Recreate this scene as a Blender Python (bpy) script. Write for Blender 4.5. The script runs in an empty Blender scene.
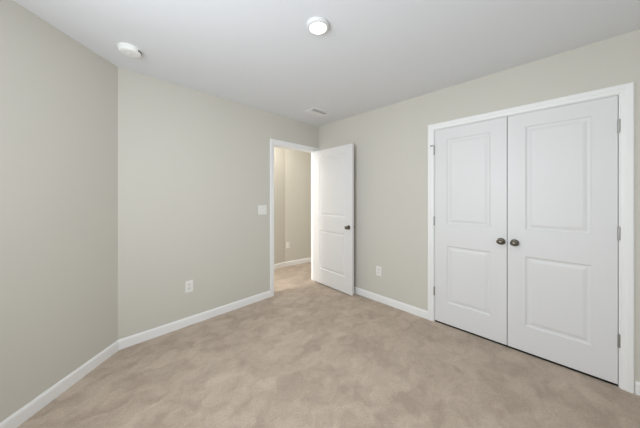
import bpy, bmesh, math, random
from mathutils import Vector, Matrix

random.seed(4)
sc = bpy.context.scene
C = sc.collection
R = math.radians

# ------------------------------------------------------------------ camera
H = 2.467                                    # ceiling height
cam_d = bpy.data.cameras.new('camera')
cam_d.sensor_fit = 'HORIZONTAL'
cam_d.sensor_width = 36.0
cam_d.lens = 234.33 * 36.0 / 640.0
cam_d.shift_y = -17.05 / 640.0
cam_d.clip_start = 0.02
cam = bpy.data.objects.new('camera', cam_d)
cam.location = (-2.6454, -2.6956, 1.335)
cam.rotation_euler = (R(90), 0, -0.7824)
C.objects.link(cam)
sc.camera = cam

# ------------------------------------------------------------------ world, daylight, exposure
world = bpy.data.worlds.new('sky')
sc.world = world
world.use_nodes = True
bg = world.node_tree.nodes['Background']
bg.inputs['Color'].default_value = (0.80, 0.89, 1.0, 1)
bg.inputs['Strength'].default_value = 1.0


def area(name, loc, rot, sx, sy, power, col, shape='RECTANGLE', spread=180):
    l = bpy.data.lights.new(name, 'AREA')
    l.shape = shape
    l.size = sx
    if shape in ('RECTANGLE', 'ELLIPSE'):
        l.size_y = sy
    l.energy = power
    l.color = col
    l.spread = R(spread)
    o = bpy.data.objects.new(name, l)
    o.location = loc
    o.rotation_euler = rot
    C.objects.link(o)
    return o


# daylight entering by the two windows behind the camera
area('daylight_west', (-3.350, -2.0, 1.58), (R(90), 0, R(-90)), 1.30, 1.22, 50, (0.88, 0.945, 1.0))
area('daylight_south', (-2.05, -3.545, 1.58), (R(90), 0, R(0)), 1.65, 1.22, 4.0, (0.88, 0.945, 1.0))
# warm lamp of the hallway ceiling
area('hall_lamp', (-0.35, 0.50, H - 0.02), (0, 0, 0), 0.3, 0.3, 6, (1.0, 0.95, 0.87), 'DISK')
# added fill light, brightens the hallway evenly from its unseen end
area('hall_fill', (-2.447, 0.54, 1.40), (R(90), 0, R(-90)), 0.66, 1.50, 46, (1.0, 0.965, 0.92))

vs = sc.view_settings
vs.view_transform = 'Standard'
vs.look = 'None'
vs.exposure = -0.03
vs.gamma = 1.0
vs.use_curve_mapping = False
sc.cycles.use_denoising = True
sc.cycles.max_bounces = 12
sc.cycles.diffuse_bounces = 8
sc.cycles.sample_clamp_indirect = 6

# ------------------------------------------------------------------ materials


def mat(name, col, rough=0.6, metal=0.0, spec=0.5):
    m = bpy.data.materials.new(name)
    m.use_nodes = True
    b = m.node_tree.nodes['Principled BSDF']
    b.inputs['Base Color'].default_value = (*col, 1)
    b.inputs['Roughness'].default_value = rough
    b.inputs['Metallic'].default_value = metal
    b.inputs['Specular IOR Level'].default_value = spec
    return m


def paint(name, col, rough, spec, bump_scale, bump_strength, mottling=0.0):
    m = mat(name, col, rough, 0, spec)
    nt = m.node_tree
    b = nt.nodes['Principled BSDF']
    tc = nt.nodes.new('ShaderNodeTexCoord')
    n = nt.nodes.new('ShaderNodeTexNoise')
    n.inputs['Scale'].default_value = bump_scale
    n.inputs['Detail'].default_value = 3
    nt.links.new(tc.outputs['Object'], n.inputs['Vector'])
    bp = nt.nodes.new('ShaderNodeBump')
    bp.inputs['Strength'].default_value = bump_strength
    bp.inputs['Distance'].default_value = 0.001
    nt.links.new(n.outputs['Fac'], bp.inputs['Height'])
    nt.links.new(bp.outputs['Normal'], b.inputs['Normal'])
    if mottling:
        n2 = nt.nodes.new('ShaderNodeTexNoise')
        n2.inputs['Scale'].default_value = 1.7
        nt.links.new(tc.outputs['Object'], n2.inputs['Vector'])
        mx = nt.nodes.new('ShaderNodeMix')
        mx.data_type = 'RGBA'
        mx.inputs['A'].default_value = (*[c * (1 - mottling) for c in col], 1)
        mx.inputs['B'].default_value = (*[c * (1 + mottling) for c in col], 1)
        nt.links.new(n2.outputs['Fac'], mx.inputs['Factor'])
        nt.links.new(mx.outputs['Result'], b.inputs['Base Color'])
    return m


def carpet_material():
    m = mat('carpet', (0.4, 0.32, 0.25), 1.0, 0, 0.05)
    nt = m.node_tree
    N = nt.nodes.new
    L = nt.links.new
    b = nt.nodes['Principled BSDF']
    b.inputs['Sheen Weight'].default_value = 0.15
    b.inputs['Sheen Roughness'].default_value = 0.6
    tc = N('ShaderNodeTexCoord')
    # brushed nap: distorted patches where the pile leans one way or the other
    dn = N('ShaderNodeTexNoise')
    dn.inputs['Scale'].default_value = 5.0
    dn.inputs['Detail'].default_value = 5
    L(tc.outputs['Object'], dn.inputs['Vector'])
    vm = N('ShaderNodeVectorMath')
    vm.operation = 'MULTIPLY_ADD'
    vm.inputs[1].default_value = (0.34, 0.34, 0.34)
    L(dn.outputs['Color'], vm.inputs[0])
    L(tc.outputs['Object'], vm.inputs[2])
    mp = N('ShaderNodeMapping')
    mp.inputs['Rotation'].default_value = (0, 0, R(38))
    mp.inputs['Scale'].default_value = (1.0, 1.5, 1.0)
    L(vm.outputs[0], mp.inputs['Vector'])
    vo = N('ShaderNodeTexVoronoi')
    vo.feature = 'SMOOTH_F1'
    vo.inputs['Scale'].default_value = 5.2
    vo.inputs['Smoothness'].default_value = 0.6
    L(mp.outputs[0], vo.inputs['Vector'])
    sep = N('ShaderNodeSeparateColor')
    L(vo.outputs['Color'], sep.inputs[0])
    mid = N('ShaderNodeTexNoise')
    mid.inputs['Scale'].default_value = 8.5
    mid.inputs['Detail'].default_value = 4
    mid.inputs['Roughness'].default_value = 0.6
    L(mp.outputs[0], mid.inputs['Vector'])
    ad = N('ShaderNodeMath')
    ad.operation = 'MULTIPLY_ADD'
    ad.inputs[1].default_value = 0.36
    L(sep.outputs[0], ad.inputs[0])
    L(mid.outputs['Fac'], ad.inputs[2])
    rp = N('ShaderNodeMapRange')
    rp.inputs['From Min'].default_value = 0.42
    rp.inputs['From Max'].default_value = 1.0
    L(ad.outputs[0], rp.inputs['Value'])
    mx = N('ShaderNodeMix')
    mx.data_type = 'RGBA'
    mx.inputs['A'].default_value = (0.385, 0.308, 0.243, 1)
    mx.inputs['B'].default_value = (0.545, 0.450, 0.366, 1)
    L(rp.outputs[0], mx.inputs['Factor'])
    # tufts
    fn = N('ShaderNodeTexNoise')
    fn.inputs['Scale'].default_value = 95
    fn.inputs['Detail'].default_value = 3
    L(tc.outputs['Object'], fn.inputs['Vector'])
    fr = N('ShaderNodeMapRange')
    fr.inputs['From Min'].default_value = 0.3
    fr.inputs['From Max'].default_value = 0.7
    fr.inputs['To Min'].default_value = 0.91
    fr.inputs['To Max'].default_value = 1.09
    L(fn.outputs['Fac'], fr.inputs['Value'])
    ml = N('ShaderNodeMix')
    ml.data_type = 'RGBA'
    ml.blend_type = 'MULTIPLY'
    ml.inputs['Factor'].default_value = 1
    L(mx.outputs['Result'], ml.inputs['A'])
    cc = N('ShaderNodeCombineColor')
    for i in range(3):
        L(fr.outputs[0], cc.inputs[i])
    L(cc.outputs[0], ml.inputs['B'])
    L(ml.outputs['Result'], b.inputs['Base Color'])
    bp = N('ShaderNodeBump')
    bp.inputs['Strength'].default_value = 0.5
    bp.inputs['Distance'].default_value = 0.006
    L(fn.outputs['Fac'], bp.inputs['Height'])
    L(bp.outputs['Normal'], b.inputs['Normal'])
    return m


def emit_mat(name, col, strength):
    m = bpy.data.materials.new(name)
    m.use_nodes = True
    b = m.node_tree.nodes['Principled BSDF']
    b.inputs['Base Color'].default_value = (0.9, 0.9, 0.9, 1)
    b.inputs['Emission Color'].default_value = (*col, 1)
    b.inputs['Emission Strength'].default_value = strength
    return m


def glass_mat():
    m = bpy.data.materials.new('window_glass')
    m.use_nodes = True
    nt = m.node_tree
    nt.nodes.remove(nt.nodes['Principled BSDF'])
    t = nt.nodes.new('ShaderNodeBsdfTransparent')
    g = nt.nodes.new('ShaderNodeBsdfGlossy')
    g.inputs['Roughness'].default_value = 0.02
    f = nt.nodes.new('ShaderNodeFresnel')
    f.inputs['IOR'].default_value = 1.45
    mx = nt.nodes.new('ShaderNodeMixShader')
    nt.links.new(f.outputs[0], mx.inputs[0])
    nt.links.new(t.outputs[0], mx.inputs[1])
    nt.links.new(g.outputs[0], mx.inputs[2])
    nt.links.new(mx.outputs[0], nt.nodes['Material Output'].inputs['Surface'])
    return m


WALL = paint('greige_wall_paint', (0.614, 0.594, 0.535), 0.75, 0.25, 260, 0.12, 0.012)
CEIL = paint('white_ceiling_paint', (0.755, 0.768, 0.795), 0.9, 0.1, 180, 0.2)
TRIM = paint('white_trim_paint', (0.85, 0.85, 0.845), 0.38, 0.4, 60, 0.03)
DOOR = paint('white_door_paint', (0.740, 0.737, 0.738), 0.42, 0.4, 90, 0.06)
CARPET = carpet_material()
PLASTIC = mat('white_plastic', (0.82, 0.81, 0.78), 0.35)
PLASTIC2 = mat('white_plastic_insert', (0.74, 0.73, 0.70), 0.35)
ALARM = mat('alarm_plastic', (0.86, 0.86, 0.85), 0.45)
SLOT = mat('outlet_slot', (0.20, 0.19, 0.18), 0.6)
RING = mat('light_trim_plastic', (0.66, 0.66, 0.66), 0.5)
DARK = mat('dark_rim', (0.06, 0.06, 0.06), 0.6)
VENTMETAL = mat('white_register_metal', (0.80, 0.80, 0.81), 0.4)
BRONZE = mat('aged_bronze', (0.15, 0.132, 0.105), 0.34, 0.85)
NICKEL = mat('satin_nickel', (0.40, 0.395, 0.38), 0.42, 0.9)
CLOSET = mat('closet_paint', (0.5, 0.48, 0.44), 0.8)
GLASS = glass_mat()
LENS = emit_mat('lit_lens', (1.0, 0.98, 0.95), 4.0)

# ------------------------------------------------------------------ builders


def box(bm, x0, x1, y0, y1, z0, z1):
    v = [bm.verts.new(p) for p in ((x0, y0, z0), (x1, y0, z0), (x1, y1, z0), (x0, y1, z0),
                                   (x0, y0, z1), (x1, y0, z1), (x1, y1, z1), (x0, y1, z1))]
    for f in ((0, 3, 2, 1), (4, 5, 6, 7), (0, 1, 5, 4), (1, 2, 6, 5), (2, 3, 7, 6), (3, 0, 4, 7)):
        bm.faces.new([v[i] for i in f])


def lathe(bm, prof, seg=32, mtx=None, sx=1.0, sy=1.0):
    """prof: list of (r, z) from one end to the other, spun about z"""
    rings = []
    for r, z in prof:
        if r < 1e-6:
            rings.append([bm.verts.new((0, 0, z))])
        else:
            rings.append([bm.verts.new((r * sx * math.cos(2 * math.pi * k / seg), r * sy * math.sin(2 * math.pi * k / seg), z)) for k in range(seg)])
    for a, b in zip(rings, rings[1:]):
        for k in range(seg):
            k2 = (k + 1) % seg
            if len(a) == 1 and len(b) == 1:
                continue
            if len(a) == 1:
                bm.faces.new((a[0], b[k], b[k2]))
            elif len(b) == 1:
                bm.faces.new((a[k], b[0], a[k2]))
            else:
                bm.faces.new((a[k], b[k], b[k2], a[k2]))
    if mtx is not None:
        vs_ = [v for rg in rings for v in rg]
        bmesh.ops.transform(bm, matrix=mtx, verts=vs_)


def obj(name, bm, material, parent=None, smooth=False, bevel=0.0, seg=2):
    bmesh.ops.recalc_face_normals(bm, faces=bm.faces[:])
    me = bpy.data.meshes.new(name)
    bm.to_mesh(me)
    bm.free()
    me.materials.append(material)
    if smooth:
        for p in me.polygons:
            p.use_smooth = True
    o = bpy.data.objects.new(name, me)
    C.objects.link(o)
    if parent is not None:
        o.parent = parent
    if bevel:
        md = o.modifiers.new('bevel', 'BEVEL')
        md.width = bevel
        md.segments = seg
        md.limit_method = 'ANGLE'
    return o


def tag(o, label, cat, group=None, kind=None):
    o['label'] = label
    o['category'] = cat
    if group:
        o['group'] = group
    if kind:
        o['kind'] = kind
    return o


def empty(name, loc, rz=0.0):
    o = bpy.data.objects.new(name, None)
    o.location = loc
    o.rotation_euler = (0, 0, rz)
    o.empty_display_size = 0.1
    C.objects.link(o)
    return o


def boxes(name, lst, material, parent=None, bevel=0.0):
    bm = bmesh.new()
    for b in lst:
        box(bm, *b)
    return obj(name, bm, material, parent, bevel=bevel)


def extrude_path(name, prof, path, material, up=Vector((0, 0, 1)), inward=None):
    """sweep a profile (offset from wall, height) along a straight wall line a->b; inward = unit vector into the room"""
    bm = bmesh.new()
    rings = []
    for p, sh in path:
        rings.append([bm.verts.new(Vector(p) + inward * d + sh * d + up * z) for d, z in prof])
    n = len(prof)
    for a, b in zip(rings, rings[1:]):
        for k in range(n):
            bm.faces.new((a[k], a[(k + 1) % n], b[(k + 1) % n], b[k]))
    bm.faces.new(rings[0])
    bm.faces.new(list(reversed(rings[-1])))
    return obj(name, bm, material)


# ------------------------------------------------------------------ room shell
WT = 0.10                    # partition thickness
LX = -2.455                  # where the angled wall meets the doorway wall
AW = 0.9                     # run of the angled wall along each axis
WX = LX - AW                 # west wall
SY = -3.55                   # south wall
HY = 0.98                    # far wall of the hallway
# doorway opening (rough) and jamb faces, measured from the corner
DJ0, DJ1, DTOP = 0.066, 0.845, 2.051
JT = 0.018
# closet opening
CJ0, CJ1 = 1.777, 3.007

tag(boxes('floor', [(WX - 0.3, 0.006, SY - 0.2, 1.3, -0.1, 0.0), (0.006, 1.3, -(CJ0 - JT), 1.3, -0.1, 0.0), (0.006, 1.3, SY - 0.2, -(CJ1 + JT), -0.1, 0.0)], CARPET),
    'beige cut pile carpet with brushed darker and lighter patches', 'carpet', kind='structure')
tag(boxes('ceiling', [(WX - 0.1, 1.3, SY - 0.1, 1.3, H, H + 0.1)], CEIL),
    'flat white painted ceiling over the whole room', 'ceiling', kind='structure')

tag(boxes('wall_north', [(LX, -(DJ1 + JT), 0, WT, 0, H), (-(DJ0 - JT), 0.0, 0, WT, 0, H),
                         (-(DJ1 + JT), -(DJ0 - JT), 0, WT, DTOP + JT, H)], WALL),
    'greige wall with the open doorway and the light switch', 'wall', kind='structure')
tag(boxes('wall_east', [(0, WT, -(CJ0 - JT), WT, 0, H), (0, WT, SY, -(CJ1 + JT), 0, H),
                        (0, WT, -(CJ1 + JT), -(CJ0 - JT), DTOP + JT, H)], WALL),
    'greige wall holding the double closet doors', 'wall', kind='structure')
# angled wall
bm = bmesh.new()
q = WT * math.sqrt(0.5)
pts = [(LX, 0), (LX, WT), (LX - q * 0.6, WT), (WX - WT, -AW + q * 0.6), (WX - WT, -AW), (WX, -AW)]
lo = [bm.verts.new((x, y, 0)) for x, y in pts]
hi = [bm.verts.new((x, y, H)) for x, y in pts]
for k in range(len(pts)):
    k2 = (k + 1) % len(pts)
    bm.faces.new((lo[k], lo[k2], hi[k2], hi[k]))
bm.faces.new(lo)
bm.faces.new(hi)
tag(obj('wall_angled', bm, WALL), 'bare greige wall set at an angle, below the smoke alarm', 'wall', kind='structure')


def wall_with_window(name, along, fixed, thick, a0, a1, w0, w1, z0, z1, label):
    """along: 'x' or 'y'; the wall lies between fixed and fixed+thick"""
    f0, f1 = sorted((fixed, fixed + thick))
    segs = [(a0, w0, 0, H), (w1, a1, 0, H), (w0, w1, 0, z0), (w0, w1, z1, H)]
    lst = [(s0, s1, f0, f1, b, t) if along == 'x' else (f0, f1, s0, s1, b, t) for s0, s1, b, t in segs]
    return tag(boxes(name, lst, WALL), label, 'wall', kind='structure')


W1 = (-2.68, -1.32, 0.95, 2.21)      # west window y0,y1,z0,z1
W2 = (-2.90, -1.20, 0.95, 2.21)      # south window x0,x1,z0,z1
wall_with_window('wall_west', 'y', WX, -WT, SY, -AW, *W1, 'greige wall behind the camera with a window')
wall_with_window('wall_south', 'x', SY, -WT, WX - WT, WT, *W2, 'greige wall behind the camera with a wide window')


def window(name, along, fixed, thick, a0, a1, z0, z1, label):
    f = fixed + math.copysign(0.018, thick)
    t = 0.015

    def bx(s0, s1, b, u, d):
        return (s0, s1, f - d, f + d, b, u) if along == 'x' else (f - d, f + d, s0, s1, b, u)
    root = empty(name, (0, 0, 0))
    boxes('window_frame', [bx(a0, a0 + 0.05, z0, z1, t), bx(a1 - 0.05, a1, z0, z1, t),
                           bx(a0 + 0.05, a1 - 0.05, z0, z0 + 0.05, t), bx(a0 + 0.05, a1 - 0.05, z1 - 0.05, z1, t),
                           bx(a0 + 0.05, a1 - 0.05, (z0 + z1) / 2 - 0.02, (z0 + z1) / 2 + 0.02, t)], TRIM, root)
    m = (z0 + z1) / 2
    boxes('pane', [bx(a0 + 0.05, a1 - 0.05, z0 + 0.05, m - 0.02, 0.003), bx(a0 + 0.05, a1 - 0.05, m + 0.02, z1 - 0.05, 0.003)], GLASS, root)
    tag(root, label, 'window', kind='structure')


window('window_1', 'y', WX, -WT, *W1, 'white sash window in the wall behind the camera')
window('window_2', 'x', SY, -WT, *W2, 'wide white sash window in the wall behind the camera')

# hallway
HB = 0.06                                       # where the hall wall bends
ang = R(-11)
hx, hy = 1.25, HY + (1.25 - HB) * math.tan(ang)
bm = bmesh.new()
pts = [(LX, HY), (HB, HY), (hx, hy), (hx, hy + 0.35), (LX, HY + 0.12)]
lo = [bm.verts.new((x, y, 0)) for x, y in pts]
hi = [bm.verts.new((x, y, H)) for x, y in pts]
for k in range(len(pts)):
    k2 = (k + 1) % len(pts)
    bm.faces.new((lo[k], lo[k2], hi[k2], hi[k]))
bm.faces.new(lo)
bm.faces.new(hi)
tag(obj('wall_hall', bm, WALL), 'warm lit hallway wall seen through the open doorway', 'wall', kind='structure')
tag(boxes('wall_hall_west', [(LX - 0.1, LX, WT, 0.2, 0, H), (LX - 0.1, LX, 0.88, HY + 0.12, 0, H), (LX - 0.1, LX, 0.2, 0.88, 0, 0.63), (LX - 0.1, LX, 0.2, 0.88, 2.17, H)], WALL),
    'end wall of the hallway with an opening added for the fill light', 'wall', kind='structure')
window('added_window', 'y', LX, -WT, 0.2, 0.88, 0.63, 2.17, 'unseen window added behind the hallway fill light')  # added window, only there to carry the hall fill light
tag(boxes('wall_hall_east', [(1.25, 1.3, -0.1, HY + 0.12, 0, H), (WT, 1.25, -0.1, 0.0, 0, H)], WALL), 'far end walls of the hallway', 'wall', kind='structure')
# closet interior: its sunken floor is coloured near-black to put shade under the doors
tag(boxes('floor_closet', [(0.006, 0.78, -(CJ1 + JT), -(CJ0 - JT), -0.1, -0.016)], mat('closet_gap_shade', (0.06, 0.05, 0.04), 0.7)),
    'closet floor sunk and coloured dark as shade under the double doors', 'floor', kind='structure')
tag(boxes('wall_closet', [(0.72, 0.78, -3.3, -1.5, 0, H), (WT, 0.72, -3.36, -3.3, 0, H), (WT, 0.72, -1.5, -1.44, 0, H)], CLOSET),
    'inside walls of the closet behind the double doors', 'wall', kind='structure')

# ------------------------------------------------------------------ baseboards
BH = 0.086
BP = [(0, 0), (0.013, 0), (0.013, BH - 0.018), (0.0105, BH - 0.008), (0.006, BH), (0, BH)]
Z0 = Vector((0, 0, 0))
t22 = math.tan(R(22.5))


def baseboard(name, a, b, inward, label, sa=0.0, sb=0.0):
    a, b = Vector((*a, 0)), Vector((*b, 0))
    d = (b - a).normalized()
    o = extrude_path(name, BP, [(a, d * sa), (b, d * sb)], TRIM, inward=Vector((*inward, 0)))
    return tag(o, label, 'baseboard', kind='structure')


s = math.sqrt(0.5)
baseboard('baseboard_north', (LX, 0), (-0.9065, 0), (0, -1), 'white baseboard from the angled corner to the doorway', sa=t22)
baseboard('baseboard_angled', (LX, 0), (WX, -AW), (s, -s), 'white baseboard along the angled wall', sa=t22, sb=-t22)
baseboard('baseboard_east', (0, -0.012), (0, -1.712), (-1, 0), 'white baseboard between the open door and the closet')
baseboard('baseboard_east_end', (0, -3.0755), (0, SY + 0.013), (-1, 0), 'short white baseboard past the closet casing')
baseboard('baseboard_west', (WX, -AW), (WX, SY), (1, 0), 'white baseboard below the window behind the camera', sa=t22, sb=-1)
baseboard('baseboard_south', (WX, SY), (0, SY), (0, 1), 'white baseboard below the wide window behind the camera', sa=1)
hd = Vector((math.cos(ang), math.sin(ang)))
baseboard('baseboard_hall', (LX, HY), (HB, HY), (0, -1), 'white hallway baseboard left of the wall bend', sb=-math.tan(R(5.5)))
baseboard('baseboard_hall_end', (HB, HY), (hx, hy), (hd.y, -hd.x), 'white hallway baseboard under the hallway outlet', sa=math.tan(R(5.5)))

# ------------------------------------------------------------------ door casings
CW = 0.060
# casing profile across its width, from the opening edge outward: (across, proud of wall)
CP = [(0, 0), (0, 0.008), (0.004, 0.011), (0.022, 0.0125), (0.030, 0.0165), (CW - 0.006, 0.017), (CW, 0.013), (CW, 0)]


def casing(bm, frame, a0, a1, top):
    """mitred three sided casing; frame(along, proud, z) -> point"""
    path = [((a0, 0), (-1, 0)), ((a0, top), (-1, 1)), ((a1, top), (1, 1)), ((a1, 0), (1, 0))]
    rings = []
    for (a, z), (da, dz) in path:
        rings.append([bm.verts.new(frame(a + da * c, p, z + dz * c)) for c, p in CP])
    n = len(CP)
    for r0, r1 in zip(rings, rings[1:]):
        for k in range(n):
            bm.faces.new((r0[k], r0[(k + 1) % n], r1[(k + 1) % n], r1[k]))
    bm.faces.new(rings[0])
    bm.faces.new(list(reversed(rings[-1])))


# doorway: casing on both sides, jamb and stop
root = empty('trim_1', (0, 0, 0))
bm = bmesh.new()
casing(bm, lambda a, p, z: (a, -p, z), -(DJ1 + 0.005), -(DJ0 - 0.005), DTOP + 0.005)
obj('casing', bm, TRIM, root)
bm = bmesh.new()
casing(bm, lambda a, p, z: (a, WT + p, z), -(DJ1 + 0.005), -(DJ0 - 0.005), DTOP + 0.005)
obj('casing', bm, TRIM, root)
boxes('jamb', [(-(DJ1 + JT), -DJ1, 0, WT, 0, DTOP), (-DJ0, -(DJ0 - JT), 0, WT, 0, DTOP),
               (-(DJ1 + JT), -(DJ0 - JT), 0, WT, DTOP, DTOP + JT)], TRIM, root)
boxes('door_stop', [(-DJ1, -DJ1 + 0.011, 0.038, 0.07, 0, DTOP), (-DJ0 - 0.011, -DJ0, 0.038, 0.07, 0, DTOP),
                    (-DJ1 + 0.011, -DJ0 - 0.011, 0.038, 0.07, DTOP - 0.011, DTOP)], TRIM, root)
tag(root, 'white casing and jamb around the open doorway', 'door frame', kind='structure')

root = empty('trim_2', (0, 0, 0))
bm = bmesh.new()
casing(bm, lambda a, p, z: (-p, -a, z), CJ0 - 0.005, CJ1 + 0.005, DTOP + 0.005)
obj('casing', bm, TRIM, root)
boxes('jamb', [(0, WT, -CJ0, -(CJ0 - JT), 0, DTOP), (0, WT, -(CJ1 + JT), -CJ1, 0, DTOP),
               (0, WT, -(CJ1 + JT), -(CJ0 - JT), DTOP, DTOP + JT)], TRIM, root)
boxes('door_stop', [(0.038, 0.07, -CJ0 - 0.011, -CJ0, 0, DTOP), (0.038, 0.07, -CJ1, -CJ1 + 0.011, 0, DTOP),
                    (0.038, 0.07, -CJ1 + 0.011, -CJ0 - 0.011, DTOP - 0.011, DTOP)], TRIM, root)
tag(root, 'wide white casing and jamb around the double closet doors', 'door frame', kind='structure')

# ------------------------------------------------------------------ panel doors
# local frame: x along the leaf from hinge to latch, y = face normal (face at y=0, body towards +y), z up
DT = 0.035
PZ = [(0.235 - 0.018, 0.830 - 0.018), (1.055 - 0.018, 1.935 - 0.018)]
DH = 2.030


def panel_mesh(x0, x1, z0, z1):
    bm = bmesh.new()
    prof = [(0, 0.0), (0.003, 0.0035), (0.010, 0.0085), (0.017, 0.0095), (0.024, 0.0095), (0.040, 0.0045), (0.046, 0.0035)]
    sides = []
    for sgn in (0, 1):
        rings = []
        for ins, dep in prof:
            y = dep if sgn == 0 else DT - dep
            rings.append([bm.verts.new(p) for p in ((x0 + ins, y, z0 + ins), (x1 - ins, y, z0 + ins), (x1 - ins, y, z1 - ins), (x0 + ins, y, z1 - ins))])
        for a, b in zip(rings, rings[1:]):
            for k in range(4):
                bm.faces.new((a[k], a[(k + 1) % 4], b[(k + 1) % 4], b[k]))
        bm.faces.new(rings[-1])
        sides.append(rings[0])
    for k in range(4):
        bm.faces.new((sides[0][k], sides[1][k], sides[1][(k + 1) % 4], sides[0][(k + 1) % 4]))
    return bm


KNOB = [(0.0, 0.066), (0.008, 0.0655), (0.015, 0.0635), (0.021, 0.059), (0.0245, 0.053), (0.0255, 0.047), (0.0235, 0.040),
        (0.019, 0.035), (0.0135, 0.031), (0.0105, 0.027), (0.010, 0.008), (0.0, 0.008)]
ROSE = [(0.0, 0.010), (0.014, 0.010), (0.022, 0.0085), (0.028, 0.005), (0.0305, 0.001), (0.0305, 0.0), (0.0, 0.0)]


def knob(parent, x, z, face):
    """face 0: on the y=0 face, pointing to -y; face 1: on the y=DT face, pointing to +y"""
    rot = Matrix.Rotation(R(90) if face == 0 else R(-90), 4, 'X')
    k = bpy.data.meshes.new('knob')
    bm = bmesh.new()
    lathe(bm, KNOB, 36, rot, sx=1.16, sy=0.88)
    o = obj('knob', bm, BRONZE, parent, smooth=True)
    o.location = (x, 0 if face == 0 else DT, z)
    bm = bmesh.new()
    lathe(bm, ROSE, 36, rot)
    obj('rosette', bm, BRONZE, o, smooth=True)
    bpy.data.meshes.remove(k)
    return o


def hinge(parent, z, yk, material, pin_stop=False):
    """barrel of the hinge beside the leaf edge (x=0), leaf plate on the door edge"""
    bm = bmesh.new()
    prof = [(0, -0.049), (0.0035, -0.048), (0.0045, -0.0455), (0.0074, -0.0445)]
    for k in range(5):
        a = -0.0445 + k * 0.0178
        prof += [(0.0074, a + 0.0006), (0.0074, a + 0.0170), (0.0060, a + 0.0172), (0.0060, a + 0.0176)]
    prof += [(0.0074, 0.0445), (0.0045, 0.0455), (0.0035, 0.048), (0, 0.049)]
    lathe(bm, prof, 16)
    for v in bm.verts:
        v.co += Vector((-0.005, yk, 0))
    box(bm, -0.0026, -0.0014, yk + 0.004 if yk < 0 else yk - 0.036, yk + 0.036 if yk < 0 else yk - 0.004, -0.0445, 0.0445)
    o = obj('hinge', bm, material, parent)
    o.location = (0, 0, z)
    if pin_stop:
        bm = bmesh.new()
        box(bm, -0.036, 0.001, yk - 0.022, yk - 0.014, 0.0455, 0.0555)
        box(bm, -0.009, 0.001, yk - 0.022, yk + 0.004, 0.0455, 0.0495)
        lathe(bm, [(0, -0.009), (0.008, -0.009), (0.009, -0.003), (0.0085, 0.004), (0, 0.004)], 16,
              Matrix.Translation((-0.031, yk - 0.0145, 0.050)) @ Matrix.Rotation(R(-90), 4, 'X'))
        obj('pin_stop', bm, NICKEL, o, bevel=0.001)
    return o


def door(name, loc, rz, width, inset, mirrored, knob_x, knob_z, faces, hinge_y, stop, y_off=0.0):
    """mirrored: the leaf runs towards -x"""
    root = empty(name, loc, rz)
    sg = -1 if mirrored else 1

    def fix(bm):
        for v in bm.verts:
            v.co.x *= sg
            v.co.y += y_off
        return bm
    bm = bmesh.new()
    (a0, a1), (b0, b1) = PZ
    box(bm, 0, inset, 0, DT, 0, DH)
    box(bm, width - inset, width, 0, DT, 0, DH)
    for z0, z1 in ((0, a0), (a1, b0), (b1, DH)):
        box(bm, inset, width - inset, 0, DT, z0, z1)
    obj('door_slab', fix(bm), DOOR, root)
    for z0, z1 in PZ:
        obj('panel', fix(panel_mesh(inset, width - inset, z0, z1)), DOOR, root)
    for f in faces:
        k = knob(root, sg * knob_x, knob_z, f)
        k.location.y += y_off
    for i, z in enumerate((0.31, 1.062, 1.815)):
        h = hinge(root, z, hinge_y, NICKEL, pin_stop=(stop and i == 2))
        if mirrored:
            h.scale = (-1, 1, 1)
    return root


# the two closet leaves; their local -y faces the room, so local -y -> world -x
# rotation -90 deg: local x -> -y world, local y -> +x world
o = door('door_2', (0.0, -1.781, 0.018), R(-90), 0.608, 0.119, False, 0.608 - 0.040, 0.918, (0,), -0.0055, True)
tag(o, 'white two-panel closet door nearer the open doorway, knob on its right edge', 'door', 'double closet doors', 'structure')
o = door('door_3', (0.0, -3.003, 0.018), R(-90), 0.609, 0.119, True, 0.609 - 0.050, 0.918, (0,), -0.0055, False)
tag(o, 'white two-panel closet door farther from the doorway, knob on its left edge', 'door', 'double closet doors', 'structure')
# the room door, open almost square into the room; closed it runs from the hinge towards -x with its room face at y=0
# rotated: local x -> world direction of the open leaf, local +y side is the hall face (seen here)
o = door('door_1', (-DJ0, -0.008, 0.018), R(180 + 87.65), 0.775, 0.13, False, 0.775 - 0.060, 0.905, (0, 1), 0.0, False, y_off=0.0)
# local x points towards -y; local y points towards +x: the leaf must sit on the -x side of the pin
for c in o.children:
    c.location.y += -0.043
    if c.name.startswith('hinge'):
        c.location.y += 0.043
for c in o.children:
    if not c.name.startswith('hinge'):
        c.location.x += 0.003
tag(o, 'white two-panel room door standing open against the corner', 'door', kind='structure')

# ------------------------------------------------------------------ wall plates


def frame_mtx(loc, inward):
    """local x along the wall, local y into the room, z up"""
    y = Vector((*inward, 0)).normalized()
    x = Vector((y.y, -y.x, 0))
    m = Matrix((x, y, Vector((0, 0, 1)))).transposed().to_4x4()
    m.translation = Vector(loc)
    return m


def plate_mesh(w, h, t=0.0055):
    bm = bmesh.new()
    rings = []
    for ins, y in ((0, 0), (0, 0.002), (0.0035, t), ):
        rings.append([bm.verts.new((sx * (w / 2 - ins), y, sz * (h / 2 - ins))) for sx, sz in ((-1, -1), (1, -1), (1, 1), (-1, 1))])
    for a, b in zip(rings, rings[1:]):
        for k in range(4):
            bm.faces.new((a[k], a[(k + 1) % 4], b[(k + 1) % 4], b[k]))
    bm.faces.new(rings[0])
    bm.faces.new(rings[-1])
    return bm


def screw(parent, x, z, y):
    bm = bmesh.new()
    lathe(bm, [(0, 0.0012), (0.002, 0.001), (0.0032, 0.0), (0, 0)], 12, Matrix.Translation((x, y, z)) @ Matrix.Rotation(R(-90), 4, 'X'))
    obj('screw', bm, PLASTIC2, parent, smooth=True)


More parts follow.
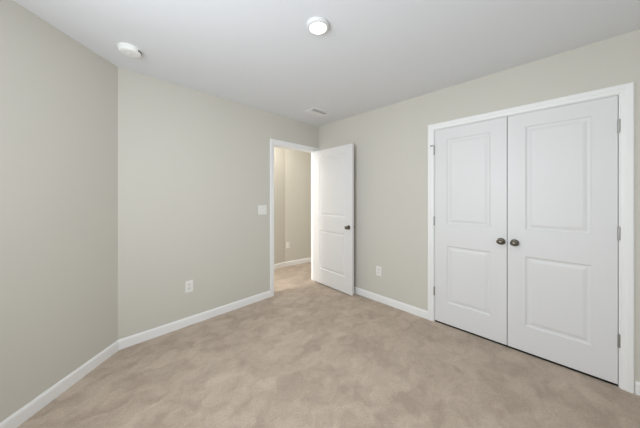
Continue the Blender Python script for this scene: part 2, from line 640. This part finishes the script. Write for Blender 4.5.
def outlet(loc, inward, label):
    root = empty('wall_outlet', loc)
    root.matrix_world = frame_mtx(loc, inward)
    obj('cover_plate', plate_mesh(0.074, 0.120), PLASTIC, root)
    for dz in (-0.0205, 0.0205):
        bm = bmesh.new()
        n = 20
        lo_, hi_ = [], []
        for k in range(n):
            a = 2 * math.pi * k / n
            x, z = 0.0172 * math.cos(a), max(-0.0142, min(0.0142, 0.0172 * math.sin(a)))
            lo_.append(bm.verts.new((x, 0.004, z + dz)))
            hi_.append(bm.verts.new((x * 0.96, 0.0072, z * 0.96 + dz)))
        for k in range(n):
            bm.faces.new((lo_[k], lo_[(k + 1) % n], hi_[(k + 1) % n], hi_[k]))
        bm.faces.new(hi_)
        bm.faces.new(lo_)
        r = obj('receptacle', bm, PLASTIC2, root)
        boxes('slot', [(-0.0075, -0.0055, 0.0068, 0.0074, dz - 0.001, dz + 0.008), (0.0055, 0.0075, 0.0068, 0.0074, dz - 0.0005, dz + 0.007),
                       (-0.002, 0.002, 0.0068, 0.0074, dz - 0.010, dz - 0.006)], SLOT, r)
    screw(root, 0, 0, 0.0055)
    return tag(root, label, 'outlet', 'duplex wall outlets')


outlet((-1.890, 0, 0.402), (0, -1), 'white duplex outlet low on the wall between angled corner and doorway')
outlet((0, -1.100, 0.388), (-1, 0), 'white duplex outlet low on the wall between open door and closet')
hp = Vector((HB, HY)) + hd * 0.065
outlet((hp.x, hp.y, 0.402), (hd.y, -hd.x), 'small white outlet on the hallway wall seen through the doorway')

loc = (-1.022, 0, 1.166)
root = empty('light_switch', loc)
root.matrix_world = frame_mtx(loc, (0, -1))
obj('cover_plate', plate_mesh(0.122, 0.122), PLASTIC, root)
for dx in (-0.023, 0.023):
    b_ = boxes('rocker_frame', [(dx - 0.0175, dx + 0.0175, 0.0045, 0.0062, -0.0345, 0.0345)], PLASTIC2, root)
    bm = bmesh.new()
    v = [bm.verts.new(p) for p in ((dx - 0.0155, 0.006, -0.032), (dx + 0.0155, 0.006, -0.032), (dx + 0.0155, 0.006, 0.032), (dx - 0.0155, 0.006, 0.032),
                                   (dx - 0.0155, 0.0075, -0.032), (dx + 0.0155, 0.0075, -0.032), (dx + 0.0155, 0.0075, 0.0), (dx - 0.0155, 0.0075, 0.0),
                                   (dx + 0.0155, 0.0105, 0.032), (dx - 0.0155, 0.0105, 0.032))]
    for f in ((0, 1, 2, 3), (4, 5, 6, 7), (7, 6, 8, 9), (0, 1, 5, 4), (3, 2, 8, 9), (1, 2, 8, 6, 5), (0, 3, 9, 7, 4)):
        bm.faces.new([v[i] for i in f])
    obj('rocker', bm, PLASTIC, b_)
    for dz in (-0.048, 0.048):
        screw(root, dx, dz, 0.0055)
tag(root, 'white double light switch on the wall left of the doorway', 'light switch')

# ------------------------------------------------------------------ ceiling fixtures
FLIP = Matrix.Rotation(R(180), 4, 'X')      # profile z grows downwards from the ceiling
root = empty('ceiling_light', (-1.567, -1.592, H))
bm = bmesh.new()
lathe(bm, [(0.0, 0.0), (0.075, 0.0), (0.0765, 0.004), (0.075, 0.010), (0.070, 0.019), (0.064, 0.0225), (0.056, 0.0225), (0.0545, 0.019), (0.0, 0.018)], 48, FLIP)
obj('trim_ring', bm, RING, root, smooth=True)
bm = bmesh.new()
lathe(bm, [(0.0, 0.016), (0.054, 0.016), (0.054, 0.0215), (0.047, 0.025), (0.028, 0.027), (0.0, 0.0275)], 48, FLIP)
obj('lens', bm, LENS, root, smooth=True)
tag(root, 'small round white ceiling light switched on in mid ceiling', 'ceiling light')
la = area('lamp_glow', (-1.567, -1.592, H - 0.034), (0, 0, 0), 0.11, 0.11, 2.3, (0.97, 0.97, 1.0), 'DISK')

root = empty('smoke_alarm', (-2.412, -0.400, H))
root.rotation_euler = (0, 0, R(45))
bm = bmesh.new()
lathe(bm, [(0, 0), (0.075, 0), (0.075, 0.008), (0.072, 0.010), (0, 0.010)], 48, FLIP)
obj('mounting_base', bm, ALARM, root, smooth=False)
bm = bmesh.new()
lathe(bm, [(0, 0.010), (0.070, 0.010), (0.071, 0.014), (0.070, 0.026), (0.064, 0.034), (0.050, 0.0385), (0.026, 0.040), (0.025, 0.0385), (0.022, 0.0385), (0.021, 0.0405), (0, 0.041)], 48, FLIP)
body = obj('alarm_body', bm, ALARM, root, smooth=False)
bm = bmesh.new()
for k in range(5):  # dark boxes along one side of the alarm rim
    a = R(-72 + (k - 2) * 11)
    v0 = len(bm.verts)
    bm2 = bmesh.new()
    box(bm2, 0.0690, 0.0718, -0.0060, 0.0060, -0.0245, -0.0135)
    me = bpy.data.meshes.new('tmp')
    bmesh.ops.rotate(bm2, verts=bm2.verts[:], matrix=Matrix.Rotation(a, 3, 'Z'))
    bm2.to_mesh(me)
    bm2.free()
    bm.from_mesh(me)
    bpy.data.meshes.remove(me)
obj('dark_rim_boxes', bm, DARK, body)
bm = bmesh.new()
lathe(bm, [(0, 0.040), (0.011, 0.040), (0.011, 0.0425), (0.009, 0.0435), (0, 0.0435)], 24, FLIP)
obj('test_button', bm, PLASTIC2, body)
tag(root, 'round white smoke alarm on the ceiling beside the angled wall', 'smoke alarm')

# ceiling register near the corner by the door
root = empty('air_register', (-0.46, -0.45, H))
RW, RD = 0.155, 0.10
bm = bmesh.new()
for x0, x1, y0, y1 in ((-RW, RW, -RD, -RD + 0.024), (-RW, RW, RD - 0.024, RD), (-RW, -RW + 0.024, -RD + 0.024, RD - 0.024), (RW - 0.024, RW, -RD + 0.024, RD - 0.024)):
    box(bm, x0, x1, y0, y1, -0.007, 0.0)
obj('register_frame', bm, VENTMETAL, root, bevel=0.002)
bm = bmesh.new()
box(bm, -RW + 0.024, RW - 0.024, -RD + 0.024, RD - 0.024, -0.0012, 0.0)
obj('damper', bm, mat('white_damper', (0.72, 0.72, 0.72), 0.5), root)
n = 8
for k in range(n):
    yy = -RD + 0.024 + (k + 0.5) * (2 * RD - 0.048) / n
    bm = bmesh.new()
    box(bm, -RW + 0.026, RW - 0.026, -0.0086, 0.0086, -0.0006, 0.0006)
    bmesh.ops.rotate(bm, verts=bm.verts[:], matrix=Matrix.Rotation(R(14 if k < n / 2 else -14), 3, 'X'))
    bmesh.ops.translate(bm, verts=bm.verts[:], vec=(0, yy, -0.0055))
    obj('louver', bm, VENTMETAL, root)
tag(root, 'white air register on the ceiling near the corner above the open door', 'air vent')
